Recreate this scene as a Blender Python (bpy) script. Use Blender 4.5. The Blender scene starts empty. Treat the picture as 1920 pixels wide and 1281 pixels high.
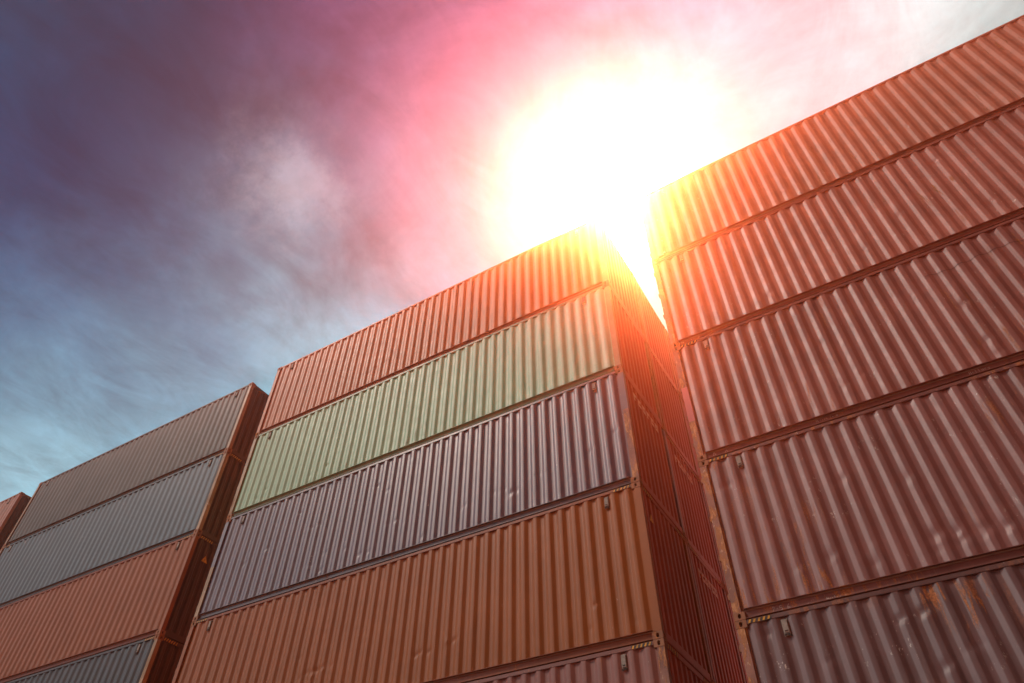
import bpy, bmesh, math, random
from mathutils import Vector, Matrix
C = bpy.context.scene
col = C.collection
random.seed(7)

# ------------------------------------------------------------------ camera
H = 2.9435            # container height
PITCH = 2.946         # height of one tier
TOP = 6 * PITCH
FPX = 1292.12
CAM = Vector((3.555, -10.6194, TOP - 16.3532))
ROT = Matrix.Rotation(0.5404, 3, 'Z') @ Matrix.Rotation(2.3712, 3, 'X') @ Matrix.Rotation(0.0051, 3, 'Z')
cam_d = bpy.data.cameras.new('camera')
cam = bpy.data.objects.new('camera', cam_d)
col.objects.link(cam)
cam.matrix_world = Matrix.Translation(CAM) @ ROT.to_4x4()
cam_d.sensor_width = 36.0
cam_d.lens = FPX / 1920 * 36
cam_d.clip_start = 0.1
cam_d.clip_end = 3000
C.camera = cam

def view_dir(u, v):
    return (ROT @ Vector(((u - 960) / FPX, -(v - 640.5) / FPX, -1))).normalized()

# ------------------------------------------------------------------ colour management
C.view_settings.view_transform = 'Standard'
C.view_settings.look = 'None'
C.view_settings.exposure = 0
C.view_settings.gamma = 1
C.cycles.use_denoising = True
C.cycles.volume_bounces = 1
C.cycles.max_bounces = 6
C.cycles.diffuse_bounces = 3
C.cycles.sample_clamp_indirect = 4

# ------------------------------------------------------------------ world: cloudy sky with the sun low behind the stacks
GLOW_DIR = view_dir(1150, 372)          # the burning patch of cloud above the gap
SUN_DIR = Vector((-.52, -.48, .71)).normalized()   # the light that falls on the fronts, high over the camera's left shoulder
SUN_EL = math.asin(SUN_DIR.z)
SUN_AZ = math.atan2(SUN_DIR.x, SUN_DIR.y)
W = bpy.data.worlds.new('World')
C.world = W
W.use_nodes = True
W.cycles.sampling_method = 'MANUAL'
W.cycles.sample_map_resolution = 2048
nt = W.node_tree
nt.nodes.clear()
N = nt.nodes.new
def lk(a, b): nt.links.new(a, b)
def wmath(op, a, b=None, c=None, clamp=False):
    n = N('ShaderNodeMath'); n.operation = op; n.use_clamp = clamp
    for i, x in enumerate((a, b, c)):
        if x is None: continue
        if isinstance(x, (int, float)): n.inputs[i].default_value = x
        else: lk(x, n.inputs[i])
    return n.outputs[0]
def wvec(op, a, b=None, scale=None):
    n = N('ShaderNodeVectorMath'); n.operation = op
    for i, x in enumerate((a, b)):
        if x is None: continue
        if isinstance(x, (tuple, Vector)): n.inputs[i].default_value = tuple(x)
        else: lk(x, n.inputs[i])
    if scale is not None:
        if isinstance(scale, (int, float)): n.inputs['Scale'].default_value = scale
        else: lk(scale, n.inputs['Scale'])
    return n.outputs['Value'] if op in ('DOT_PRODUCT', 'LENGTH') else n.outputs['Vector']
tc = N('ShaderNodeTexCoord')
D0 = wvec('NORMALIZE', tc.outputs['Generated'])
def noise(vec, scale, detail=6, rough=.55, dist=0., off=(0, 0, 0)):
    n = N('ShaderNodeTexNoise'); n.inputs['Scale'].default_value = scale
    n.inputs['Detail'].default_value = detail; n.inputs['Roughness'].default_value = rough
    n.inputs['Distortion'].default_value = dist
    lk(wvec('ADD', vec, off), n.inputs['Vector'])
    return n
wa = wvec('SCALE', wvec('SUBTRACT', noise(D0, 2.1, 7, .6, .3).outputs['Color'], (.5, .5, .5)), scale=.42)
DW = wvec('NORMALIZE', wvec('ADD', D0, wa))

def lin(c):
    return tuple((x / 255 / 12.92 if x / 255 <= .04045 else ((x / 255 + .055) / 1.055) ** 2.4) for x in c)
SKY = [((0, 0), (30, 70, 98)), ((220, 60), (68, 92, 118)), ((60, 330), (26, 56, 92)), ((330, 250), (78, 64, 98)),
       ((0, 560), (36, 92, 134)), ((120, 680), (104, 144, 172)), ((30, 860), (160, 190, 203)), ((300, 640), (140, 160, 178)),
       ((480, 60), (96, 58, 84)), ((600, 230), (124, 84, 110)), ((420, 430), (118, 104, 136)), ((560, 370), (160, 136, 156)),
       ((560, 580), (182, 172, 184)), ((720, 60), (162, 92, 112)), ((890, 20), (200, 128, 140)), ((760, 280), (205, 172, 184)),
       ((720, 480), (214, 190, 198)), ((900, 230), (242, 200, 208)), ((930, 120), (226, 170, 180)), ((850, 430), (242, 216, 220)),
       ((1080, 60), (246, 216, 219)), ((1020, 330), (255, 246, 242)), ((1300, 60), (248, 228, 230)), ((1600, 60), (242, 234, 228)),
       ((1850, 20), (226, 228, 220)), ((1250, 250), (255, 250, 248)),
       ((-500, 500), (60, 90, 120)), ((2400, -200), (70, 40, 40)), ((2200, -480), (60, 34, 36)), ((1500, -560), (90, 56, 62)), ((2900, 100), (60, 34, 30)), ((1150, 440), (255, 250, 245)), ((1190, 130), (255, 246, 246)), ((1000, 430), (255, 244, 238)), ((1450, 200), (252, 240, 236)), ((950, 310), (252, 238, 238)), ((985, 200), (248, 230, 232)), ((1030, 120), (246, 216, 222)), ((1110, 210), (254, 248, 248)), ((1420, 60), (249, 236, 236)), ((1320, 180), (255, 248, 246)), ((790, 100), (186, 130, 144)), ((850, 160), (226, 176, 184)), ((330, 60), (76, 66, 92)), ((200, 200), (50, 64, 94)), ((180, 420), (48, 70, 108)), ((330, 430), (88, 88, 124)), ((450, 230), (90, 66, 96)), ((60, 150), (26, 60, 92)), ((150, 560), (66, 108, 144)), ((690, 180), (160, 118, 138)), ((900, -500), (120, 80, 95))]
TUNED = [(0.0004, 0.0606, 0.1666), (0.0017, 0.29, 0.4915), (0.0003, 0.0012, 0.0032), (0.0023, 0.0015, 0.0037), (0.0005, 0.0032, 0.1061), (0.0042, 0.3399, 0.5786), (0.6661, 1.0644, 1.1289), (0.4061, 0.8531, 0.9878), (0.0035, 0.0013, 0.0027), (0.006, 0.0027, 0.0047), (0.0054, 0.0042, 0.0811), (0.0105, 0.0074, 0.01), (0.5299, 0.7443, 0.8337), (0.0108, 0.0032, 0.0049), (0.0173, 0.0065, 0.0079), (0.0183, 0.297, 0.5412), (0.1316, 1.1966, 1.3), (0.4395, 0.0173, 0.4687), (0.0228, 0.0121, 0.0449), (0.4395, 0.5493, 0.985), (0.608, 0.5208, 0.9405), (1.0, 0.608, 0.4395), (0.6932, 0.156, 0.4342), (0.4395, 0.8925, 0.896), (0.9536, 1.3, 1.2722), (1.0, 0.78, 0.6932), (0.0452, 0.1022, 0.1878), (0.0612, 0.0212, 0.0212), (0.0452, 0.016, 0.0176), (0.1022, 0.0395, 0.0482), (0.0452, 0.016, 0.013), (1.0, 0.78, 0.7214), (1.0, 0.6083, 0.7443), (1.0, 0.5232, 0.277), (0.8674, 0.3857, 0.4349), (0.8674, 0.275, 0.3933), (0.6932, 0.0237, 0.5059), (0.608, 0.0206, 0.493), (0.9556, 0.6932, 0.6932), (0.7364, 0.5962, 0.7916), (1.0, 0.6932, 0.6099), (0.0147, 0.0067, 0.0084), (0.0228, 0.2484, 0.4856), (0.0022, 0.0016, 0.0783), (0.001, 0.0015, 0.0646), (0.0009, 0.0018, 0.0287), (0.0029, 0.0029, 0.1589), (0.0031, 0.0016, 0.0035), (0.0003, 0.0014, 0.0631), (0.0016, 0.0085, 0.2397), (0.0105, 0.0054, 0.1243), (0.1878, 0.0802, 0.1144)]
ctrl = [(view_dir(*p), lin(c) if TUNED is None else TUNED[i], 60.) for i, (p, c) in enumerate(SKY)]
for d, c, k in [((0, -.4, 1.), (.12, .05, .04), 6.), ((0, -1, .35), (.12, .04, .025), 6.), ((.8, -.6, .3), (.03, .012, .01), 6.),
                ((1, .1, .3), (.06, .02, .015), 6.), ((.6, .8, .1), (.6, .42, .36), 8.), ((-.3, .95, .1), (.7, .62, .58), 8.),
                ((-1, .2, .05), (.45, .5, .55), 8.), ((0, 0, -1), (.03, .025, .025), 4.)]:
    ctrl.append((Vector(d).normalized(), c, k))
sw = None; sc = None
for d, c, k in ctrl:
    w = wmath('EXPONENT', wmath('MULTIPLY', wmath('SUBTRACT', wvec('DOT_PRODUCT', DW, d), 1.), k))
    if k < 20: w = wmath('MULTIPLY', w, .02)
    v = wvec('SCALE', c, scale=w)
    sw = w if sw is None else wmath('ADD', sw, w)
    sc = v if sc is None else wvec('ADD', sc, v)
base = wvec('SCALE', sc, scale=wmath('DIVIDE', 1., wmath('ADD', sw, 1e-4)))
# cloud relief: soft wisps projected on a flat cloud deck
sep = N('ShaderNodeSeparateXYZ'); lk(D0, sep.inputs[0])
zz = wmath('MAXIMUM', sep.outputs['Z'], .15)
deck = wvec('SCALE', D0, scale=wmath('DIVIDE', 1., zz))
n1 = noise(deck, 1.1, 9, .58, .5, (3.1, 1.7, 0)).outputs['Fac']
n2 = noise(deck, 3.6, 9, .62, 1.1, (8.1, 4.2, 0)).outputs['Fac']
n3 = noise(wvec('MULTIPLY', deck, (1., .45, 1.)), 9., 9, .66, 1.6, (2.3, 7.7, 0)).outputs['Fac']
rel = wmath('ADD', wmath('MULTIPLY', wmath('SUBTRACT', n1, .5), .9), wmath('ADD', wmath('MULTIPLY', wmath('SUBTRACT', n2, .5), 1.25), wmath('MULTIPLY', wmath('SUBTRACT', n3, .5), .7)))
base = wvec('SCALE', base, scale=wmath('MAXIMUM', wmath('ADD', rel, 1.), .35))
# the bright open sky behind the camera, to its left, that lights the fronts
base = wvec('ADD', base, wvec('SCALE', (1.9, 2.15, 2.3), scale=wmath('EXPONENT', wmath('MULTIPLY', wmath('SUBTRACT', wvec('DOT_PRODUCT', D0, Vector((-.66, -.66, .36)).normalized()), 1.), 26.))))
# warm fill glow added to the unseen sky high behind the camera
base = wvec('ADD', base, wvec('SCALE', (.6, .2, .1), scale=wmath('EXPONENT', wmath('MULTIPLY', wmath('SUBTRACT', wvec('DOT_PRODUCT', D0, Vector((-.2, -.6, .75)).normalized()), 1.), 45.))))
# a small bright cloud puff
pd = view_dir(545, 345)
puff = wmath('EXPONENT', wmath('MULTIPLY', wmath('SUBTRACT', wvec('DOT_PRODUCT', wvec('NORMALIZE', wvec('ADD', D0, wvec('SCALE', wvec('SUBTRACT', noise(D0, 13, 9, .68).outputs['Color'], (.5, .5, .5)), scale=.15))), pd), 1.), 560.))
base = wvec('ADD', base, wvec('SCALE', (.30, .27, .28), scale=puff))
# the sun burning through the cloud
dt = wmath('SUBTRACT', wvec('DOT_PRODUCT', D0, GLOW_DIR), 1.)
GLOW = [((6600., 1480., 430.), 1400.), ((1.5, 3., 5.), 450.), ((0., .4, .6), 60.)]
for c, k in GLOW:
    base = wvec('ADD', base, wvec('SCALE', c, scale=wmath('EXPONENT', wmath('MULTIPLY', dt, k))))
sky = N('ShaderNodeTexSky'); sky.sky_type = 'NISHITA'; sky.sun_disc = False
sky.sun_elevation = SUN_EL; sky.sun_rotation = SUN_AZ; sky.altitude = 10; sky.dust_density = 2
bg1 = N('ShaderNodeBackground'); lk(sky.outputs[0], bg1.inputs[0]); bg1.inputs[1].default_value = .0008
bg2 = N('ShaderNodeBackground'); lk(base, bg2.inputs[0]); bg2.inputs[1].default_value = 1.
add = N('ShaderNodeAddShader'); lk(bg1.outputs[0], add.inputs[0]); lk(bg2.outputs[0], add.inputs[1])
out = N('ShaderNodeOutputWorld'); lk(add.outputs[0], out.inputs['Surface'])

# ------------------------------------------------------------------ sun
sd = bpy.data.lights.new('sun', 'SUN')
sd.energy = 1.95; sd.angle = math.radians(12); sd.color = (1., .84, .72)
sun = bpy.data.objects.new('sun', sd); col.objects.link(sun)
sun.rotation_euler = (-SUN_DIR).to_track_quat('-Z', 'Y').to_euler()
sun.location = SUN_DIR * 60

# ------------------------------------------------------------------ materials
def new_mat(name):
    m = bpy.data.materials.new(name); m.use_nodes = True
    t = m.node_tree; t.nodes.clear()
    return m, t
class NB:
    def __init__(s, t): s.t = t
    def n(s, typ, **kw):
        x = s.t.nodes.new(typ)
        for k, v in kw.items(): setattr(x, k, v)
        return x
    def l(s, a, b): s.t.links.new(a, b)
    def m(s, op, a, b=None, clamp=False):
        x = s.n('ShaderNodeMath', operation=op, use_clamp=clamp)
        for i, q in enumerate((a, b)):
            if q is None: continue
            if isinstance(q, (int, float)): x.inputs[i].default_value = q
            else: s.l(q, x.inputs[i])
        return x.outputs[0]
    def noise(s, vec, scale, detail=5, rough=.5, dist=0.):
        x = s.n('ShaderNodeTexNoise'); s.l(vec, x.inputs['Vector'])
        x.inputs['Scale'].default_value = scale; x.inputs['Detail'].default_value = detail
        x.inputs['Roughness'].default_value = rough; x.inputs['Distortion'].default_value = dist
        return x.outputs['Fac']
    def mapv(s, vec, sc):
        x = s.n('ShaderNodeMapping'); s.l(vec, x.inputs[0]); x.inputs['Scale'].default_value = sc
        return x.outputs[0]
    def ramp(s, fac, a, b):
        x = s.n('ShaderNodeMapRange', interpolation_type='SMOOTHSTEP'); s.l(fac, x.inputs['Value'])
        x.inputs['From Min'].default_value = a; x.inputs['From Max'].default_value = b
        return x.outputs['Result']
    def mix(s, fac, a, b, blend='MIX'):
        x = s.n('ShaderNodeMix', data_type='RGBA', blend_type=blend)
        for key, q in ((0, fac), (6, a), (7, b)):
            if isinstance(q, (int, float)): x.inputs[key].default_value = q
            elif isinstance(q, tuple): x.inputs[key].default_value = q + (1,)
            else: s.l(q, x.inputs[key])
        return x.outputs[2]

def paint(name, rgb, rust=.5, chips=.5, rough=.47, fade=.25, streak=.5, rustc=(.30, .11, .035), palec=(.55, .5, .44), spec=.5):
    m, t = new_mat(name); b = NB(t)
    tcn = b.n('ShaderNodeTexCoord'); oi = b.n('ShaderNodeObjectInfo')
    off = b.n('ShaderNodeVectorMath', operation='SCALE'); off.inputs[0].default_value = (31.3, 17.7, 5.1)
    b.l(oi.outputs['Random'], off.inputs['Scale'])
    ad = b.n('ShaderNodeVectorMath', operation='ADD'); b.l(tcn.outputs['Object'], ad.inputs[0]); b.l(off.outputs[0], ad.inputs[1])
    P = ad.outputs[0]
    big = b.noise(P, .9, 6, .6)
    mid = b.noise(P, 5, 8, .65)
    fine = b.noise(P, 40, 6, .7)
    st = b.noise(b.mapv(P, (7, 7, .45)), 1., 7, .65, .4)
    darkc = tuple(x * .66 for x in rgb); litc = tuple(min(1, x * 1.25 + .03) for x in rgb)
    c = b.mix(b.ramp(big, .3, .7), darkc, litc)
    c = b.mix(fade, rgb, c)
    c = b.mix(b.m('MULTIPLY', b.ramp(mid, .35, .75), fade), c, tuple(x * .7 + .03 for x in rgb))
    c = b.mix(b.m('MULTIPLY', b.ramp(st, .5, .78), streak), c, tuple(x * .55 for x in rgb))
    c = b.mix(b.m('MULTIPLY', b.ramp(st, .42, .25), streak * .6), c, tuple(x * .8 + .09 for x in rgb))
    # rust bleeding downward
    rs = b.noise(b.mapv(P, (9, 9, 1.1)), 1., 9, .68, .6)
    area = b.ramp(b.noise(P, .7, 3, .5), .42, .68)
    rf = b.m('MULTIPLY', b.ramp(rs, .645 - .09 * rust, .70 - .09 * rust), area)
    rf = b.m('MULTIPLY', rf, min(1, rust * 1.5))
    rc = b.mix(b.ramp(fine, .35, .65), tuple(x * .5 for x in rustc), tuple(min(1, x * 1.5) for x in rustc))
    c = b.mix(rf, c, rc)
    # chipped pale primer / scuffs
    cn = b.noise(b.mapv(P, (1, 1, .6)), 14, 4, .75)
    ca = b.ramp(b.noise(P, 1.7, 3, .6), .5, .72)
    cf = b.m('MULTIPLY', b.ramp(cn, .69 - .05 * chips, .705 - .05 * chips), ca)
    cf = b.m('MULTIPLY', cf, min(1, chips * 1.6))
    c = b.mix(cf, c, palec)
    bs = b.n('ShaderNodeBsdfPrincipled'); b.l(c, bs.inputs['Base Color'])
    r = b.m('ADD', b.m('MULTIPLY', mid, .3), rough - .15)
    r = b.m('ADD', r, b.m('MULTIPLY', rf, .35), clamp=True)
    b.l(r, bs.inputs['Roughness'])
    bs.inputs['Specular IOR Level'].default_value = spec
    hh = b.m('ADD', b.m('MULTIPLY', fine, .25), b.m('ADD', b.m('MULTIPLY', mid, .8), b.m('MULTIPLY', rf, 1.)))
    bp = b.n('ShaderNodeBump'); bp.inputs['Strength'].default_value = .28; bp.inputs['Distance'].default_value = .006
    b.l(hh, bp.inputs['Height']); b.l(bp.outputs[0], bs.inputs['Normal'])
    o = b.n('ShaderNodeOutputMaterial'); b.l(bs.outputs[0], o.inputs[0])
    return m
def plain(name, rgb, rough=.6, metal=0., var=.25):
    m, t = new_mat(name); b = NB(t)
    tcn = b.n('ShaderNodeTexCoord')
    f = b.noise(tcn.outputs['Object'], 22, 6, .7)
    c = b.mix(b.ramp(f, .3, .7), tuple(x * (1 - var) for x in rgb), tuple(min(1, x * (1 + var)) for x in rgb))
    bs = b.n('ShaderNodeBsdfPrincipled'); b.l(c, bs.inputs['Base Color'])
    bs.inputs['Roughness'].default_value = rough; bs.inputs['Metallic'].default_value = metal
    o = b.n('ShaderNodeOutputMaterial'); b.l(bs.outputs[0], o.inputs[0])
    return m

PAINTS = {
    'red_orange': dict(spec=.4, rgb=(.40, .125, .035), rust=.35, chips=.5, streak=.5),
    'pale_green': dict(rgb=(.25, .48, .32), rust=.35, chips=.3, streak=.35, rustc=(.16, .10, .05)),
    'mauve': dict(rgb=(.088, .066, .10), rust=.3, chips=.6, streak=.5, rough=.40, spec=.8),
    'terracotta': dict(spec=.35, rgb=(.255, .08, .012), rust=.3, chips=.4, streak=.5),
    'maroon_brown': dict(rgb=(.21, .085, .07), rust=.6, chips=.6),
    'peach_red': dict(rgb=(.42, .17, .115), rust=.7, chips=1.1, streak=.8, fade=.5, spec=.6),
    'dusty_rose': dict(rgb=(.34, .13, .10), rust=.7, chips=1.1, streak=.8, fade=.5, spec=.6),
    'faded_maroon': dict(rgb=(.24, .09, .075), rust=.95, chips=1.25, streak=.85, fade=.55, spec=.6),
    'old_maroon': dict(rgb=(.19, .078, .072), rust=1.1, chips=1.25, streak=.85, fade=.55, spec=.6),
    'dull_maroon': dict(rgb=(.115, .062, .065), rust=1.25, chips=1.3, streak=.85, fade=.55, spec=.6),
    'grey_brown': dict(spec=.4, rgb=(.05, .06, .054), rust=.25, chips=.3, streak=.6, fade=.5),
    'slate_blue': dict(spec=.7, rgb=(.028, .09, .135), rust=.15, chips=.5, streak=.6),
    'dark_slate': dict(rgb=(.03, .05, .065), rust=.2, chips=.5),
    'tan_brown': dict(rgb=(.32, .15, .09), rust=.4, chips=.5),
    'dark_end': dict(rgb=(.03, .01, .007), rust=.3, chips=.3),  # near-black standing in for the shade on the left stacks' end faces
    'deep_red': dict(rgb=(.32, .045, .012), rust=.3, chips=.3),  # on the end walls this red stands in for the glow's orange veil
}
M = {k: paint('paint_' + k, **v) for k, v in PAINTS.items()}
for k, v in PAINTS.items():      # the rails carry a browner, dirtier coat, part of its darkness painted-in shade
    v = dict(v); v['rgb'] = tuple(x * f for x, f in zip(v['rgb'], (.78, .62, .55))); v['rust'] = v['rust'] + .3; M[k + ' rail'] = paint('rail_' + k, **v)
M['weathered'] = paint('weathered_post', (.27, .13, .09), rust=2.3, chips=2.2, fade=.8, streak=.8, rustc=(.42, .17, .04), palec=(.58, .45, .33))
def flaking(name, rgb, seed):
    # old paint flaking off a post: orange rust, dark scale and pale primer showing in ragged patches
    m, t = new_mat(name); b = NB(t)
    tcn = b.n('ShaderNodeTexCoord'); oi = b.n('ShaderNodeObjectInfo')
    off = b.n('ShaderNodeVectorMath', operation='SCALE'); off.inputs[0].default_value = (31.3 + seed, 17.7, 9.1)
    b.l(oi.outputs['Random'], off.inputs['Scale'])
    ad = b.n('ShaderNodeVectorMath', operation='ADD'); b.l(tcn.outputs['Object'], ad.inputs[0]); b.l(off.outputs[0], ad.inputs[1])
    P = b.mapv(ad.outputs[0], (1, 1, .38))
    a = b.noise(P, 5.5, 10, .72, .5); c2 = b.noise(P, 13, 9, .75, .3); f = b.noise(P, 70, 6, .75); g = b.noise(ad.outputs[0], 1.3, 4, .6)
    c = b.mix(b.ramp(g, .35, .65), tuple(x * .75 for x in rgb), tuple(x * 1.3 + .02 for x in rgb))
    c = b.mix(b.ramp(a, .5, .53), c, (.36, .15, .045))
    c = b.mix(b.m('MULTIPLY', b.ramp(a, .55, .58), b.ramp(c2, .42, .5)), c, (.52, .28, .12))
    c = b.mix(b.ramp(c2, .60, .62), c, (.55, .42, .30))
    c = b.mix(b.ramp(c2, .37, .35), c, (.09, .045, .03))
    c = b.mix(b.m('MULTIPLY', b.ramp(f, .45, .7), .5), c, tuple(x * .45 for x in rgb))
    bs = b.n('ShaderNodeBsdfPrincipled'); b.l(c, bs.inputs['Base Color']); bs.inputs['Roughness'].default_value = .62
    bp = b.n('ShaderNodeBump'); bp.inputs['Strength'].default_value = .5; bp.inputs['Distance'].default_value = .006
    b.l(b.m('ADD', b.ramp(a, .48, .56), b.m('MULTIPLY', c2, .8)), bp.inputs['Height']); b.l(bp.outputs[0], bs.inputs['Normal'])
    o = b.n('ShaderNodeOutputMaterial'); b.l(bs.outputs[0], o.inputs[0])
    return m
M['weathered'] = flaking('weathered_post', (.24, .12, .09), 0)
M['ochre'] = paint('weathered_ochre', (.30, .21, .10), rust=2., chips=2., fade=.7, rustc=(.2, .12, .06))
M['pink'] = paint('touch_up_pink', (.52, .17, .18), rust=.2, chips=.4)
M['casting'] = paint('casting_rust', (.26, .12, .055), rust=1.3, chips=.5, fade=.8, rough=.75, rustc=(.38, .15, .04))
M['roof'] = paint('roof_steel', (.25, .2, .17), rust=.8, chips=.5)
M['dark'] = plain('recess_black', (.018, .015, .014), .85)
M['yellow'] = plain('hazard_yellow', (.52, .27, .02), .6, var=.5)
M['black'] = plain('hazard_black', (.02, .02, .02), .6)
M['chalk'] = plain('chalk_white', (.55, .5, .45), .9)
M['white'] = plain('letter_white', (.62, .58, .5), .6)
M['grey'] = plain('vent_grey', (.24, .23, .20), .65)
M['galv'] = plain('galvanised_bar', (.35, .34, .32), .45, .5)
M['crack'] = plain('scratch_dark', (.05, .025, .02), .8)

# ------------------------------------------------------------------ mesh helper
class MB:
    def __init__(s): s.v = []; s.f = []; s.mi = []
    def quad(s, a, b, c, d, mi=0):
        k = len(s.v); s.v += [a, b, c, d]; s.f.append((k, k + 1, k + 2, k + 3)); s.mi.append(mi)
    def box(s, x0, x1, y0, y1, z0, z1, mi=0):
        k = len(s.v)
        s.v += [(x, y, z) for x in (x0, x1) for y in (y0, y1) for z in (z0, z1)]
        for f in ((0, 1, 3, 2), (4, 6, 7, 5), (0, 4, 5, 1), (2, 3, 7, 6), (0, 2, 6, 4), (1, 5, 7, 3)):
            s.f.append(tuple(k + i for i in f)); s.mi.append(mi)
    def tube(s, p, q, r, n=10, mi=0):
        p = Vector(p); q = Vector(q); d = (q - p).normalized()
        a = d.orthogonal().normalized(); b = d.cross(a); k = len(s.v)
        for e in (p, q):
            for i in range(n):
                t = 2 * math.pi * i / n; s.v.append(tuple(e + a * math.cos(t) * r + b * math.sin(t) * r))
        for i in range(n):
            j = (i + 1) % n; s.f.append((k + i, k + j, k + n + j, k + n + i)); s.mi.append(mi)
        s.f.append(tuple(k + i for i in range(n))); s.mi.append(mi)
        s.f.append(tuple(k + n + i for i in reversed(range(n)))); s.mi.append(mi)
    def mesh(s, name, mats, smooth=False, recalc=True, bevel=0.):
        me = bpy.data.meshes.new(name); me.from_pydata(s.v, [], s.f)
        for m in mats: me.materials.append(m)
        me.polygons.foreach_set('material_index', s.mi)
        if recalc or bevel:
            bm = bmesh.new(); bm.from_mesh(me)
            if bevel:
                ed = [e for e in bm.edges if len(e.link_faces) == 2 and e.calc_face_angle(0) > .6]
                bmesh.ops.bevel(bm, geom=ed, offset=bevel, segments=2, affect='EDGES', clamp_overlap=True)
            bmesh.ops.recalc_face_normals(bm, faces=bm.faces)
            bm.to_mesh(me); bm.free()
        if smooth: me.polygons.foreach_set('use_smooth', [True] * len(me.polygons))
        me.update()
        return me

def link(name, me, parent=None, mat=None, loc=None):
    o = bpy.data.objects.new(name, me); col.objects.link(o)
    if parent is not None: o.parent = parent
    if loc: o.location = loc
    if mat is not None:
        o.material_slots[0].link = 'OBJECT'; o.material_slots[0].material = mat
    return o

# ------------------------------------------------------------------ container geometry (metres; origin at the base centre; front wall faces -y, doors at -x)
L = 12.192; WD = 2.438
X0 = -L / 2; X1 = L / 2; Y0 = -WD / 2; Y1 = WD / 2
POST = .15
RB = .165      # top of the bottom side rail
RT = H - .075  # underside of the top side rail
NR = 42
PX0 = X0 + POST; PX1 = X1 - POST
PER = (PX1 - PX0) / NR
FR = .012      # rib face behind the casting face
DEPTH = .036

def rib(t):
    """Depth behind the rib face (0..DEPTH) at offset t (0..PER) from the middle of an outer flat."""
    s = PER / .278
    a, b, c, d = .036 * s, .104 * s, .174 * s, .242 * s
    if t <= a or t >= d: return 0.
    if t < b: return DEPTH * (t - a) / (b - a)
    if t <= c: return DEPTH
    return DEPTH * (d - t) / (d - c)
def rib_round(t, r=.009):
    return sum(rib((t + k * r) % PER) for k in (-1, -.5, 0, .5, 1)) / 5
def panel_depth(x):
    """Depth behind the casting face of the side wall at local x."""
    t = (x - PX0 - PER / 2 + PER * 10) % PER
    return FR + rib_round(t)

def side_cols():
    s = PER / .278; xs = [PX0]
    for i in range(NR):
        base = PX0 + (i + .5) * PER
        for c in (-.104, -.036, .036, .104):
            for e in (-.010, 0, .010):
                xs.append(base + c * s + e)
    xs.append(PX1)
    return sorted(xs)
COLS = side_cols()

def side_mesh(name, mat, dents=(), seed=1, rows=64, front=True):
    rnd = random.Random(seed)
    ph = [(rnd.uniform(.3, 1.6), rnd.uniform(.5, 2.2), rnd.uniform(0, 6.3), rnd.uniform(.0006, .0016)) for _ in range(6)]
    n = len(COLS); v = []
    buckets = dents
    for j in range(rows + 1):
        z = RB - .004 + (RT + .008 - RB) * j / rows
        edge = min(1, min(j, rows - j) / 3)
        zd = [d for d in buckets if abs(d[1] - z) < d[3] * 3]
        for x in COLS:
            y = panel_depth(x)
            w = 0
            for fx, fz, p, a in ph: w += a * math.sin(fx * x * 2 + fz * z + p)
            y += w * edge
            sh = 0
            for dx, dz, amp, r in zd:
                zn = (z - dz - (x - dx) * .25) / (r * .6)
                q = ((x - dx) / r) ** 2 + zn ** 2
                if q < 8:
                    y += amp * .7 * math.exp(-q) * (.6 + .7 * zn) * edge
                    sh += amp * .8 * math.exp(-q) * edge
            v.append((x + sh * .6, (Y0 + y) if front else (Y1 - y), z))
    f = []
    for j in range(rows):
        for i in range(n - 1):
            a = j * n + i
            f.append((a, a + 1, a + n + 1, a + n) if front else (a, a + n, a + n + 1, a + 1))
    me = bpy.data.meshes.new(name); me.from_pydata(v, [], f); me.materials.append(mat)
    me.polygons.foreach_set('use_smooth', [True] * len(f)); me.update()
    return me

def end_wall_mesh():
    # vertical corrugation of the blind end, deeper than the sides
    n = 9; ya, yb = Y0 + POST, Y1 - POST; per = (yb - ya) / n; prof = [(ya, 0.)]
    for i in range(n):
        b = ya + (i + .5) * per
        prof += [(b - per * .36, 0.), (b - per * .2, .045), (b + per * .2, .045), (b + per * .36, 0.)]
    prof.append((yb, 0.))
    z0, z1 = .16, H - .11
    mb = MB()
    for (a, da), (b, db) in zip(prof, prof[1:]):
        mb.quad((X1 - .02 - .045 + da, a, z0), (X1 - .02 - .045 + db, b, z0), (X1 - .02 - .045 + db, b, z1), (X1 - .02 - .045 + da, a, z1))
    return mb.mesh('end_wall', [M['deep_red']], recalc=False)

def plate_hole(mb, o, ua, va, na, u0, u1, v0, v1, hu, hv, ru, rv, th):
    """Plate in the (ua, va) plane at o with an oval hole, thickness th against na."""
    o = Vector(o); ua = Vector(ua); va = Vector(va); na = Vector(na)
    angs = [2 * math.pi * i / 16 for i in range(16)] + [math.atan2(b - hv, a - hu) % (2 * math.pi) for a in (u0, u1) for b in (v0, v1)]
    angs = sorted(angs); inn = []; outp = []
    for t in angs:
        c, s = math.cos(t), math.sin(t)
        # slot-like superellipse
        e = (abs(c) ** 3 + abs(s) ** 3) ** (-1 / 3)
        inn.append((hu + ru * c * e, hv + rv * s * e))
        k = min([((u1 if c > 0 else u0) - hu) / c] if abs(c) > 1e-9 else [1e9])
        k2 = ((v1 if s > 0 else v0) - hv) / s if abs(s) > 1e-9 else 1e9
        k = min(k, k2); outp.append((hu + k * c, hv + k * s))
    P = lambda uv, d: tuple(o + ua * uv[0] + va * uv[1] - na * d)
    m = len(angs)
    for i in range(m):
        j = (i + 1) % m
        mb.quad(P(outp[i], 0), P(outp[j], 0), P(inn[j], 0), P(inn[i], 0))
        mb.quad(P(inn[i], 0), P(inn[j], 0), P(inn[j], th), P(inn[i], th))

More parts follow.
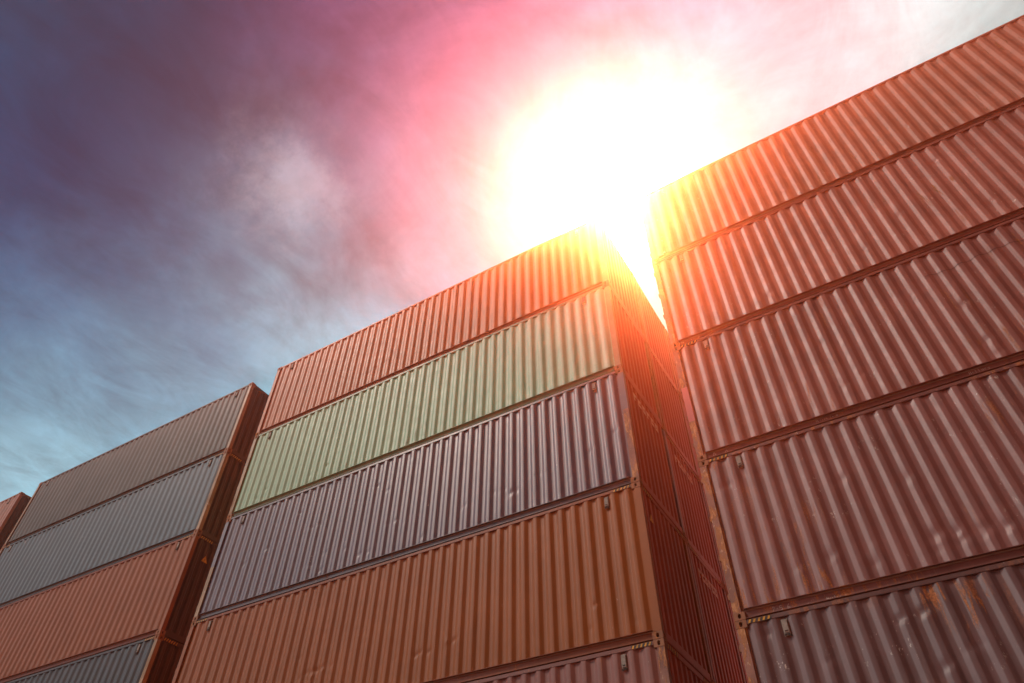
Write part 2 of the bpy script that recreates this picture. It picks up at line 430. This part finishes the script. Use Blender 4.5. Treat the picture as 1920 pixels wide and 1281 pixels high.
CX, CY, CZ = .178, .162, .118
def casting_mesh(sx, sy, top):
    mb = MB()
    zb = H - CZ if top else 0.
    xe = X1 if sx > 0 else X0; ye = Y1 if sy > 0 else Y0
    # side face (normal y)
    plate_hole(mb, (xe, ye, zb), (-sx, 0, 0), (0, 0, 1), (0, sy, 0), 0, CX, 0, CZ, .089, .059 if not top else .059, .024, .036, .03)
    plate_hole(mb, (xe, ye, zb), (0, -sy, 0), (0, 0, 1), (sx, 0, 0), 0, CY, 0, CZ, .081, .059, .024, .036, .03)
    zt = zb + CZ if top else zb
    plate_hole(mb, (xe, ye, zt), (-sx, 0, 0), (0, -sy, 0), (0, 0, 1 if top else -1), 0, CX, 0, CY, .089, .081, .05, .03, .03)
    # remaining closing faces
    xi = xe - sx * CX; yi = ye - sy * CY; zo = zb if top else zb + CZ
    mb.quad((xe, ye, zo), (xi, ye, zo), (xi, yi, zo), (xe, yi, zo))
    mb.quad((xi, ye, zb), (xi, yi, zb), (xi, yi, zb + CZ), (xi, ye, zb + CZ))
    mb.quad((xe, yi, zb), (xi, yi, zb), (xi, yi, zb + CZ), (xe, yi, zb + CZ))
    k = .045
    a, b = sorted((xe - sx * k, xi + sx * .01)); c, d = sorted((ye - sy * k, yi + sy * .01))
    mb.box(a, b, c, d, zb + .02, zb + CZ - .02, 1)
    me = mb.mesh('corner_casting', [M['casting'], M['dark']], recalc=True)
    return me

def post_mesh(sx, sy, split=None):
    """split: list of (fraction of height, material slot) from the bottom up."""
    mb = MB(); xe = X1 if sx > 0 else X0; ye = Y1 if sy > 0 else Y0
    segs = split or [(1., 0)]
    z0 = CZ; zt = H - CZ; za = z0
    for fr, mi in segs:
        zb = z0 + (zt - z0) * fr
        xa, xb = sorted((xe - sx * .004, xe - sx * (POST - .018))); ya, yb = sorted((ye - sy * .005, ye - sy * .12))
        mb.box(xa, xb, ya, yb, za, zb, mi)
        za = zb
    # recessed web towards the wall
    xa, xb = sorted((xe - sx * (POST - .018), xe - sx * (POST + .004))); ya, yb = sorted((ye - sy * .034, ye - sy * .11))
    mb.box(xa, xb, ya, yb, z0 + .02, zt + .01, 0)
    return mb

def top_rail_mesh(sy):
    mb = MB(); ye = Y1 if sy > 0 else Y0
    ya, yb = sorted((ye - sy * .005, ye - sy * .065))
    mb.box(X0 + CX, X1 - CX, ya, yb, RT, H - .008)
    mb.box(X0 + POST + .005, X0 + CX, ya, yb, RT, H - CZ - .002) if RT < H - CZ - .01 else None
    me = mb.mesh('top_side_rail', [M['dull_maroon']], bevel=.006)
    return me
def bottom_rail_mesh(sy):
    mb = MB(); ye = Y1 if sy > 0 else Y0
    def bx(d0, d1, z0, z1):
        a, b = sorted((ye - sy * d0, ye - sy * d1)); mb.box(X0 + CX, X1 - CX, a, b, z0, z1)
    bx(.070, .076, .016, RB - .006)        # web
    bx(.004, .080, RB - .007, RB)          # top flange
    bx(.006, .080, .012, .019)             # bottom flange
    return mb.mesh('bottom_side_rail', [M['dull_maroon']])
def end_rail_mesh(sx, top):
    mb = MB(); xe = X1 if sx > 0 else X0
    a, b = sorted((xe - sx * .008, xe - sx * .07))
    if top: mb.box(a, b, Y0 + CY, Y1 - CY, H - .11, H - .01)
    else:
        mb.box(a, b, Y0 + CY, Y1 - CY, .014, .165)
    return mb.mesh('top_end_rail' if top else 'bottom_end_rail', [M['dull_maroon']], bevel=.005)

def roof_mesh():
    mb = MB(); n = 44; per = (L - .4) / n; x = X0 + .2
    z = H - .03; ya, yb = Y0 + .06, Y1 - .06
    pr = [(X0 + .07, 0)]
    for i in range(n): pr += [(x + per * (i + .1), 0), (x + per * (i + .3), .018), (x + per * (i + .7), .018), (x + per * (i + .9), 0)]
    pr.append((X1 - .07, 0))
    for (a, da), (b, db) in zip(pr, pr[1:]): mb.quad((a, ya, z + da), (b, ya, z + db), (b, yb, z + db), (a, yb, z + da))
    return mb.mesh('roof_panel', [M['roof']], recalc=False)
def floor_mesh():
    mb = MB(); mb.box(X0 + .07, X1 - .07, Y0 + .06, Y1 - .06, .14, .165)
    for i in range(40):
        x = X0 + .3 + i * (L - .6) / 39; mb.box(x - .022, x + .022, Y0 + .082, Y1 - .082, .03, .139)
    return mb.mesh('floor_frame', [M['roof']])
def door_mesh(s):
    mb = MB(); ya, yb = sorted((0 + s * .012, s * (WD / 2 - .1)))
    xo = X0 + .045; z0, z1 = .17, H - .12
    fr = .05
    mb.box(xo - .02, xo + .03, ya, yb, z0, z0 + fr); mb.box(xo - .02, xo + .03, ya, yb, z1 - fr, z1)
    mb.box(xo - .02, xo + .03, ya, ya + fr, z0 + fr, z1 - fr); mb.box(xo - .02, xo + .03, yb - fr, yb, z0 + fr, z1 - fr)
    n = 5; h = (z1 - z0 - 2 * fr) / n
    for i in range(n):
        za = z0 + fr + i * h
        pr = [(0, 0), (.2, 0), (.32, .03), (.68, .03), (.8, 0), (1, 0)]
        for (a, da), (b, db) in zip(pr, pr[1:]):
            mb.quad((xo + da, ya + fr, za + a * h), (xo + db, ya + fr, za + b * h), (xo + db, yb - fr, za + b * h), (xo + da, yb - fr, za + a * h))
    return mb.mesh('door', [M['deep_red']])
def bar_mesh(y):
    mb = MB(); mb.tube((X0 + .008, y, .1), (X0 + .008, y, H - .07), .016)
    for z in (.22, .9, 1.9, 2.65): mb.box(X0 - .006, X0 + .03, y - .04, y + .04, z, z + .06)
    mb.box(X0 - .012, X0 + .002, y - .02, y + .28, 1.15, 1.19)
    return mb.mesh('locking_bar', [M['galv']])
def hinge_mesh(s, z):
    mb = MB(); ye = s * WD / 2
    a, b = sorted((ye - s * .012, ye - s * .085)); mb.box(X0 - .022, X0 + .02, a, b, z, z + .095)
    return mb.mesh('hinge', [M['casting']], bevel=.004)
def vent_mesh(x, sx):
    mb = MB()
    zt = RT - .045; h = .19
    xa, xb = x - .036, x + .036
    mb.box(xa, xb, Y0 + .006, Y0 + FR + DEPTH + .003, zt - h, zt, 0)
    mb.box(xa - .012, xb + .012, Y0 + FR + .013, Y0 + FR + .02, zt - h - .05, zt + .012, 0)
    mb.box(xa + .012, xb - .012, Y0 + .0035, Y0 + .0065, zt - h + .012, zt - h + .035, 1)
    mb.box(xa - .006, xb + .006, Y0 + .006, Y0 + FR + .012, zt - h - .046, zt - h - .014, 1)
    return mb.mesh('ventilator', [M['grey'], M['dark']], bevel=.003)

def stripe_side(sx):
    """Yellow and black warning stripes on the top side rail beside the corner."""
    mb = MB(); y = Y0 + .0035; z0, z1 = RT + .006, H - .014
    xs = X1 - CX - .02 if sx > 0 else X0 + CX + .02
    ln = .36
    a, b = sorted((xs, xs - sx * ln))
    mb.box(a, b, y, y + .0013, z0, z1, 1)
    n = 5; st = ln / n; hh = z1 - z0
    rnd = random.Random(3)
    for i in range(n):
        xa = a + i * st + .004
        sl = .035; w = st * .42
        mb.quad((xa, y - .001, z0 + .002), (xa + w, y - .001, z0 + .002), (xa + w + sl * .7, y - .001, z1 - .002), (xa + sl * .7, y - .001, z1 - .002), 0)
    return mb.mesh('hazard_stripe', [M['yellow'], M['black']], recalc=False)
def stripe_end(s):
    mb = MB(); x = X1 - .0065; z0, z1 = H - .098, H - .022
    ye = s * (WD / 2 - CY - .01)
    a, b = sorted((ye, ye - s * .45))
    mb.box(x, x + .0013, a, b, z0, z1, 1)
    st = (b - a) / 6
    for i in range(6):
        ya = a + i * st + .004
        mb.quad((x + .003, ya, z0), (x + .003, ya + st * .45, z0), (x + .003, ya + st * .45 + .03, z1), (x + .003, ya + .03, z1), 0)
    return mb.mesh('hazard_stripe', [M['yellow'], M['black']], recalc=False)

EW = end_wall_mesh(); RM = roof_mesh(); FM = floor_mesh()
CAST = {(sx, sy, t): casting_mesh(sx, sy, t) for sx in (-1, 1) for sy in (-1, 1) for t in (0, 1)}
POSTM = {(sx, sy): post_mesh(sx, sy).mesh('corner_post', [M['weathered']], bevel=.004) for sx in (-1, 1) for sy in (-1, 1)}
TR = {s: top_rail_mesh(s) for s in (-1, 1)}; BR = {s: bottom_rail_mesh(s) for s in (-1, 1)}
ER = {(sx, t): end_rail_mesh(sx, t) for sx in (-1, 1) for t in (0, 1)}
DM = {s: door_mesh(s) for s in (-1, 1)}
BM = {y: bar_mesh(y) for y in (-.85, -.35, .3, .8)}
HM = {(s, z): hinge_mesh(s, z) for s in (-1, 1) for z in (.34, 1.0, 1.72, 2.5)}
VX = [PX0 + PER * 2.0, PX1 - PER * 2.0]
VM = [vent_mesh(x, 0) for x in VX]
SS = {s: stripe_side(s) for s in (-1, 1)}; SE = [stripe_end(s) for s in (-1, 1)]
BACK = side_mesh('side_panel', M['dull_maroon'], rows=2, front=False)
PLAINF = side_mesh('side_panel', M['dull_maroon'], rows=2)

GROUP = 'shipping containers stacked in tall rows'
def container(cx, y0, ztier, body, label, rail=None, post=None, dents=None, seed=1, hazard=True, split=None, letters=False, back_row=False, vent=True, end=None):
    """cx: x of the right end; y0: front face; ztier: tier counted from the top (0 = top)."""
    e = bpy.data.objects.new('shipping_container', None); col.objects.link(e)
    e.empty_display_size = .5
    jr = random.Random(seed + ztier * 13)
    e.location = (cx - L / 2 + jr.uniform(-.012, .012), y0 + WD / 2 + jr.uniform(-.008, .008), TOP - (ztier + 1) * PITCH)
    e['label'] = label; e['category'] = 'container'; e['group'] = GROUP
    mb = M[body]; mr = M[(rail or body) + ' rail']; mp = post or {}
    if dents is None: link('side_panel', PLAINF, e, mb)
    else: link('side_panel', side_mesh('side_panel', mb, dents, seed), e)
    link('side_panel', BACK, e, mb)
    link('end_wall', EW, e, M[end or body])
    link('roof_panel', RM, e); link('floor_frame', FM, e)
    for s in (-1, 1):
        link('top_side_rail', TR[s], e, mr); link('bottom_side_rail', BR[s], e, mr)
    for t in (0, 1):
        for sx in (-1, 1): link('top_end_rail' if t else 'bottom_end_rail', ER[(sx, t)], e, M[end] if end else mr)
    for sx in (-1, 1):
        for sy in (-1, 1):
            pm = M[mp.get(sx, body)]
            if split and (sx, sy) in split:
                segs, mats = split[(sx, sy)]
                link('corner_post', post_mesh(sx, sy, segs).mesh('corner_post', [M[q] for q in mats], recalc=True), e)
            else: link('corner_post', POSTM[(sx, sy)], e, pm)
            for t in (0, 1): link('corner_casting', CAST[(sx, sy, t)], e)
    for s in (-1, 1):
        d = link('door', DM[s], e, mb)
        for y in [q for q in BM if (q > 0) == (s > 0)]: link('locking_bar', BM[y], d)
        for z in (.34, 1.0, 1.72, 2.5): link('hinge', HM[(s, z)], d)
    if not back_row and vent:
        for v in VM: link('ventilator', v, e)
    if hazard:
        if not back_row:
            for s in (-1, 1): link('hazard_stripe', SS[s], e)
        for q in SE: link('hazard_stripe', q, e)
    return e

# --- where the stacks stand (x of each right end, y of the front face)
XM, XL, XF, XR = 0., -L - 1.27, -2 * L - 1.27 - 1.248, 1.157 + L
YL = .06

def inv(u, v, y=0.):
    """Point of the wall plane y seen at photo position (u, v): used to measure where the dents are."""
    d = ROT @ Vector(((u - 960) / FPX, -(v - 640.5) / FPX, -1)); t = (y - CAM.y) / d.y
    return CAM + d * t
def dl(cx, tier, pts):
    r = []
    for (u, v, amp, rad) in pts:
        p = inv(u, v, .03)
        r.append((p.x - (cx - L / 2), p.z - (TOP - (tier + 1) * PITCH), amp, rad))
    return r
def rnd_dents(seed, n, amp=.012):
    q = random.Random(seed)
    return [(q.uniform(X0 + .4, X1 - .4), q.choice((q.uniform(.25, .9), q.uniform(.25, 2.7))), q.uniform(.2, 1.) * .5 * amp * q.choice((1, 1, -.5)), q.uniform(.035, .1)) for _ in range(n)]

A = .022
dM1 = [(623.7, 734, A, .06), (638, 725, A, .05), (706, 689, .03, .06), (721, 678, .03, .05), (692.8, 699, A, .06), (679, 707, A, .05), (794.6, 653.5, A, .05), (1034, 554, .03, .05), (1043, 551, -.015, .06), (800, 590, .02, .08)]
dM2 = [(498.5, 917, .03, .07), (613, 873, .025, .07), (583, 890, A, .05), (984, 725, .03, .06), (613, 873, A, .05), (1018, 718, .03, .04), (700, 860, A, .05), (935, 755, A, .04), (480, 935, .025, .06)]
dM3 = [(961, 925, .045, .09), (943, 919, .03, .05), (923, 925, .03, .05), (1007.6, 891, .03, .05), (1029, 882.5, .03, .04), (1152, 809, .03, .06), (1107, 846, .02, .06),
       (673.5, 1040, .04, .06), (690, 1035, .03, .05), (645, 1032, .03, .05), (609.6, 1037, .03, .05), (582.7, 990, .03, .05), (598, 984.6, .03, .05), (498.5, 1032, .03, .07), (458, 1058, .03, .08), (707, 912, .03, .06), (727, 920, .03, .05),
       (562, 962, .03, .05), (600, 1070, .03, .07), (580, 1062, .03, .05), (726, 984, .03, .04), (742, 978, .03, .04), (790, 1010, .02, .06), (870, 950, .02, .06)]
dM4 = [(784.5, 1226, .045, .07), (804, 1222, .04, .06), (851.8, 1200, .04, .06), (840, 1205, -.02, .08), (589, 1260, .045, .09), (603, 1254, .04, .07), (574, 1262, .03, .06), (1117, 1136, .03, .06), (1107, 1179, .025, .05), (560, 1275, .03, .07), (620, 1250, .03, .06), (775, 1230, .03, .05), (1190, 1165, .02, .05), (740, 1236, .02, .05), (560, 1235, .02, .06)]
dR1 = [(1750, 40 + 60, .02, .1), (1700, 240, .025, .08), (1467, 358, .03, .07), (1500, 290, .02, .08), (1760, 306 - 60, .02, .1), (1840, 120, .02, .12)]
dR2 = [(1443, 553, .03, .08), (1620, 470, .03, .08), (1560, 480, .02, .1), (1752, 305, .045, .1), (1690, 400, .03, .09), (1860, 380, .03, .1), (1800, 330, .02, .12), (1340, 570, .02, .07)]
dR3 = [(1420 + i * 36, 606 - i * 5.2 - (i * i) * .15, .02, .045) for i in range(9)] + [(1620, 702, .035, .06), (1590, 722, .02, .1), (1538, 645, .025, .08), (1810, 570, .035, .12), (1850, 640, .03, .12), (1745, 740, .03, .1), (1568, 720, .02, .06), (1880, 660, .03, .08)]
dR4 = [(1362, 913, .035, .09), (1390, 892, .02, .07), (1424, 887, .02, .07), (1452, 880, .02, .08), (1762, 1003, .038, .15), (1793, 999, .035, .1), (1810, 1012, .03, .11), (1855, 992, .042, .15), (1890, 989, .038, .12), (1838, 1000, -.02, .07), (1560, 1045, .02, .12), (1640, 1060, .02, .1), (1500, 1065, .02, .1), (1700, 900, .02, .15), (1580, 900, .02, .12), (1755, 1035, .03, .08)]
dR5 = [(1693, 1160, .05, .08), (1735, 1148, .05, .09), (1700, 1154, -.02, .06), (1440, 1190, .03, .08), (1780, 1250, .03, .1), (1830, 1215, .03, .1), (1560, 1240, .02, .08)]
dL = [(150, 850, .02, .06), (288, 853, .02, .06)]

wp = {-1: 'weathered', 1: 'weathered'}
rows = [
    # middle stack
    (XM, 0, 0, 'red_orange', 'faded red-orange container on top of the middle stack', dict(dents=dl(XM, 0, dM1) + rnd_dents(1, 22, .01), hazard=False, post={1: 'ochre'})),
    (XM, 0, 1, 'pale_green', 'pale green container second from the top of the middle stack', dict(dents=dl(XM, 1, dM2) + rnd_dents(2, 18, .01), hazard=False, post={-1: 'ochre', 1: 'ochre'})),
    (XM, 0, 2, 'mauve', 'dented mauve-grey container directly under the pale green one', dict(dents=dl(XM, 2, dM3) + rnd_dents(3, 20, .012), hazard=False,
        split={(-1, -1): ([(.5, 1), (1., 0)], ['mauve', 'ochre']), (1, -1): ([(.62, 1), (1., 0)], ['mauve', 'weathered'])})),
    (XM, 0, 3, 'terracotta', 'terracotta container under the mauve-grey one, yellow warning triangle on its end', dict(dents=dl(XM, 3, dM4) + rnd_dents(4, 14, .012))),
    (XM, 0, 4, 'maroon_brown', 'red-brown container directly below the terracotta one in the middle stack', dict(dents=rnd_dents(5, 20, .014), post={1: 'weathered', -1: 'terracotta'})),
    (XM, 0, 5, 'maroon_brown', 'red-brown container at the foot of the middle stack', dict()),
    # right stack
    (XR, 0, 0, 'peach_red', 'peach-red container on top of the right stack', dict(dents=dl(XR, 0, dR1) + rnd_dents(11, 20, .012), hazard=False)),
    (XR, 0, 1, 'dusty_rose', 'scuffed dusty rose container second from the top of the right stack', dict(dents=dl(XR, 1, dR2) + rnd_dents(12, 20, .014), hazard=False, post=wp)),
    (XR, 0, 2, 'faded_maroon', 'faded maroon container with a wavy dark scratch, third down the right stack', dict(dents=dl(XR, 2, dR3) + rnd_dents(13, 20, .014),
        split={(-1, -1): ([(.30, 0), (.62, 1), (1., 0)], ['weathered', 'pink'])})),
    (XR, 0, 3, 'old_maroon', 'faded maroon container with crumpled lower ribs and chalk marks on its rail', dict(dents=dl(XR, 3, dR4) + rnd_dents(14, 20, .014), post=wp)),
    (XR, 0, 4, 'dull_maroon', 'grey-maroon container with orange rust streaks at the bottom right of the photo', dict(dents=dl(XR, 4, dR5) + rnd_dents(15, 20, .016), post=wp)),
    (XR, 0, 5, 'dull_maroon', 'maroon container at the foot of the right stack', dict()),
    # left stack
    (XL, YL, 0, 'grey_brown', 'grey-brown container on top of the left stack', dict(dents=rnd_dents(21, 24, .012), hazard=False, post={1: 'ochre', -1: 'ochre'})),
    (XL, YL, 1, 'slate_blue', 'slate blue container second from the top of the left stack', dict(dents=rnd_dents(22, 20, .012), post={1: 'ochre', -1: 'ochre'})),
    (XL, YL, 2, 'terracotta', 'terracotta container between the slate blue and dark slate ones in the left stack', dict(dents=rnd_dents(23, 20, .012))),
    (XL, YL, 3, 'dark_slate', 'dark slate container at the bottom left of the photo', dict(dents=rnd_dents(24, 20, .012), post={1: 'ochre'})),
    (XL, YL, 4, 'terracotta', 'terracotta container second from the ground in the left stack', dict()),
    (XL, YL, 5, 'dark_slate', 'dark container at the foot of the left stack', dict()),
    # far left stack
    (XF, YL, 0, 'tan_brown', 'topmost tan-brown container at the left edge of the photo', dict(dents=rnd_dents(31, 20, .012))),
    (XF, YL, 1, 'tan_brown', 'tan-brown container just under the topmost one at the left edge of the photo', dict()),
    (XF, YL, 2, 'terracotta', 'terracotta container third from the top of the far left stack', dict()),
    (XF, YL, 3, 'slate_blue', 'slate container fourth from the top of the far left stack', dict()),
    (XF, YL, 4, 'terracotta', 'terracotta container fifth from the top of the far left stack', dict()),
    (XF, YL, 5, 'tan_brown', 'tan-brown container at the foot of the far left stack', dict()),
]
made = {}
for (cx, y0, t, body, label, kw) in rows:
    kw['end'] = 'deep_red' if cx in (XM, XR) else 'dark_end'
    kw.setdefault('seed', 100 + len(made))
    made[(cx, t)] = container(cx, y0, t, body, label, **kw)
TW = ['topmost', 'second from the top', 'third from the top', 'fourth from the top', 'fifth from the top', 'lowest']
for r, nm in ((1, 'second'), (2, 'third')):
    for t in range(6):
        body = ('tan_brown', 'terracotta', 'deep_red', 'maroon_brown', 'deep_red', 'maroon_brown')[(t + r - 1) % 6]
        made[(r, t)] = container(XM - .01 * r + .012 * ((t * 7 + r) % 3 - 1), r * (WD + .075), t, body,
                  'reddish container end in the right-hand gap, %s in the %s row back' % (TW[t], nm), back_row=True, hazard=True, end='deep_red')
        container(XR, r * (WD + .075), t, body, 'unseen reddish container added behind the right stack to shade the gap, %s in the %s row back' % (TW[t], nm), back_row=True, hazard=False)  # unseen rows, added to keep stray light out of the gap

# ------------------------------------------------------------------ marks
def ribbon(mb, pts, w, fy):
    """Thin flat stroke through (x, z) points; fy gives the y of the surface at x."""
    for (xa, za), (xb, zb) in zip(pts, pts[1:]):
        dx, dz = xb - xa, zb - za; l = math.hypot(dx, dz) or 1; nx, nz = -dz / l * w / 2, dx / l * w / 2
        mb.quad((xa + nx, fy(xa), za + nz), (xa - nx, fy(xa), za - nz), (xb - nx, fy(xb), zb - nz), (xb + nx, fy(xb), zb + nz))
GL = {'2': [[(0, .8), (.3, 1), (.6, .8), (0, 0), (.7, 0)]], '5': [[(.6, 1), (.1, 1), (0, .55), (.5, .6), (.6, .2), (.1, 0)]],
      '6': [[(.5, 1), (.1, .6), (0, .2), (.4, 0), (.6, .3), (.1, .45)]], '-': [[(.1, .45), (.5, .5)]], '.': [[(.2, 0), (.28, .08)]],
      'M': [[(0, 0), (.05, 1), (.35, .3), (.6, 1), (.7, 0)]], 'a': [[(.5, .5), (.1, .5), (0, .1), (.4, 0), (.5, .5), (.6, 0)]],
      'r': [[(0, 0), (.05, .5), (.35, .5)]], 'l': [[(.1, 1), (.15, 0)]], 'i': [[(.1, .5), (.12, 0)]], 'n': [[(0, 0), (.03, .5), (.35, .45), (.4, 0)]],
      'o': [[(.2, .5), (0, .25), (.2, 0), (.4, .25), (.2, .5)]], 'y': [[(0, .5), (.2, .1)], [(.45, .5), (.1, -.4)]], 'H': [[(0, 0), (.05, 1)], [(.5, 1), (.5, 0)], [(0, .5), (.5, .5)]],
      'C': [[(.6, .85), (.25, 1), (0, .5), (.25, 0), (.6, .15)]]}
def scrawl(cont, u, v, text, h, w=.006, seed=0):
    c = made[cont]; p = inv(u, v, .03); x = p.x - c.location.x; z = p.z - c.location.z
    z = max(.03, min(z, RB - .02 - h))
    mb = MB(); q = random.Random(seed)
    for ch in text:
        if ch != ' ':
            for st in GL[ch]:
                ribbon(mb, [(x + a * h * .8, z + b * h + q.uniform(-.003, .003)) for a, b in st], w, lambda _: Y0 + .0685)
        x += h * .75
    link('chalk_writing', mb.mesh('chalk_writing', [M['chalk']], recalc=False), c)
def tri_mark(cont, u, v, s):
    c = made[cont]; p = inv(u, v, .03); x = p.x - c.location.x; z = max(.04, p.z - c.location.z - s / 2)
    mb = MB(); ribbon(mb, [(x - s / 2, z), (x + s / 2, z), (x, z + s * .9), (x - s / 2, z)], .007, lambda _: Y0 + .0685)
    link('triangle_mark', mb.mesh('triangle_mark', [M['white']], recalc=False), c)
scrawl((XR, 3), 1448, 1146, '2-5.6', .075, seed=1)
scrawl((XR, 3), 1550, 1124, 'Marlin n', .05, seed=2)
scrawl((XR, 2), 1530, 790, 'Mirion 10 a'.replace('1', 'l').replace('0', 'o'), .045, .004, seed=3)
scrawl((XR, 2), 1818, 700, 'Hillary', .06, .005, seed=4)
scrawl((XR, 1), 1295, 636, 'n.ri-ar', .04, .005, seed=5)
scrawl((XR, 1), 1276, 642, 'Ma', .05, .006, seed=6)
tri_mark((XR, 2), 1338, 849, .06); tri_mark((XR, 2), 1361, 844, .06)

# warning triangle stickers on the blind ends
def sticker(c, y, z, s):
    mb = MB(); x = X1 - .065 + .0465
    k = len(mb.v); mb.v += [(x + .001, y - s / 2, z), (x + .001, y + s / 2, z), (x + .001, y, z + s * .9), (x, y - s / 2, z), (x, y + s / 2, z), (x, y, z + s * .9)]
    for f in ((0, 1, 2), (3, 5, 4), (0, 3, 4, 1), (1, 4, 5, 2), (2, 5, 3, 0)): mb.f.append(tuple(k + i for i in f)); mb.mi.append(0)
    link('warning_sticker', mb.mesh('warning_sticker', [M['yellow']], recalc=False), c)
sticker(made[(XM, 3)], Y0 + .42, 2.28, .2); sticker(made[(XL, 2)], Y0 + .55, 2.25, .22)
# pale painted letters along the blind end of the mauve container and of the ones behind it
def letters(c, ya, dy, n, z, s=.21):
    mb = MB()
    for i in range(n):
        y = Y0 + ya + i * dy; x = X1 - .0165
        for j, (a, b, e, f) in enumerate([(0, .42, 0, 1), (.42, 1, .62, 1), (.42, 1, 0, .36), (.72, 1, .36, .62)][: 2 + (i % 3)]):
            mb.quad((x, y + a * s * .8, z + e * s), (x, y + b * s * .8, z + e * s), (x, y + b * s * .8, z + f * s), (x, y + a * s * .8, z + f * s))
    link('painted_letters', mb.mesh('painted_letters', [M['white']], recalc=False), c)
letters(made[(XM, 2)], .52, .245, 6, 2.42); letters(made[(1, 2)], .5, .2, 6, 2.35); letters(made[(1, 3)], .5, .2, 6, 2.35)

# the wavy dark scratch across the ribs of the faded maroon container
c = made[(XR, 2)]; mb = MB()
pts = [(1735, 521), (1747, 515), (1757, 513), (1770, 510), (1783, 505), (1797, 497), (1815, 490), (1840, 478), (1856, 473), (1872, 465), (1890, 458), (1905, 455), (1925, 447)]
q = []
for (a, b) in pts:
    p = inv(a, b, .03); q.append((p.x - c.location.x, p.z - c.location.z))
fine = []
for (a, b), (e, f) in zip(q, q[1:]):
    for k in range(6): fine.append((a + (e - a) * k / 6, b + (f - b) * k / 6))
ribbon(mb, fine, .010, lambda x: Y0 + panel_depth(x) - .008)
link('scratch', mb.mesh('scratch', [M['crack']], recalc=False), c)

# ------------------------------------------------------------------ ground
m, t = new_mat('asphalt'); b = NB(t)
tcn = b.n('ShaderNodeTexCoord'); f = b.noise(tcn.outputs['Object'], 40, 8, .7); g = b.noise(tcn.outputs['Object'], .25, 6, .6)
cc = b.mix(b.ramp(f, .3, .7), (.035, .034, .034), (.075, .072, .07)); cc = b.mix(b.m('MULTIPLY', b.ramp(g, .4, .7), .5), cc, (.10, .09, .08))
bs = b.n('ShaderNodeBsdfPrincipled'); b.l(cc, bs.inputs['Base Color']); bs.inputs['Roughness'].default_value = .85
bp = b.n('ShaderNodeBump'); bp.inputs['Strength'].default_value = .4; b.l(f, bp.inputs['Height']); b.l(bp.outputs[0], bs.inputs['Normal'])
o = b.n('ShaderNodeOutputMaterial'); b.l(bs.outputs[0], o.inputs[0])
mb = MB(); mb.quad((-1500, -1500, -.003), (1500, -1500, -.003), (1500, 1500, -.003), (-1500, 1500, -.003))
g = link('ground', mb.mesh('ground', [m], recalc=False)); g['kind'] = 'structure'

# ------------------------------------------------------------------ haze: one closed box of thin, even, forward scattering air
mb = MB(); mb.box(-42, 15, -12.5, 9, -1.003, TOP + .5)
m, t = new_mat('haze_air'); b = NB(t)
pv = b.n('ShaderNodeVolumePrincipled'); pv.inputs['Color'].default_value = (1, .62, .47, 1)
pv.inputs['Density'].default_value = .0042; pv.inputs['Anisotropy'].default_value = .95
o = b.n('ShaderNodeOutputMaterial'); b.l(pv.outputs[0], o.inputs['Volume'])
hz = link('haze', mb.mesh('haze', [m])); hz['kind'] = 'stuff'
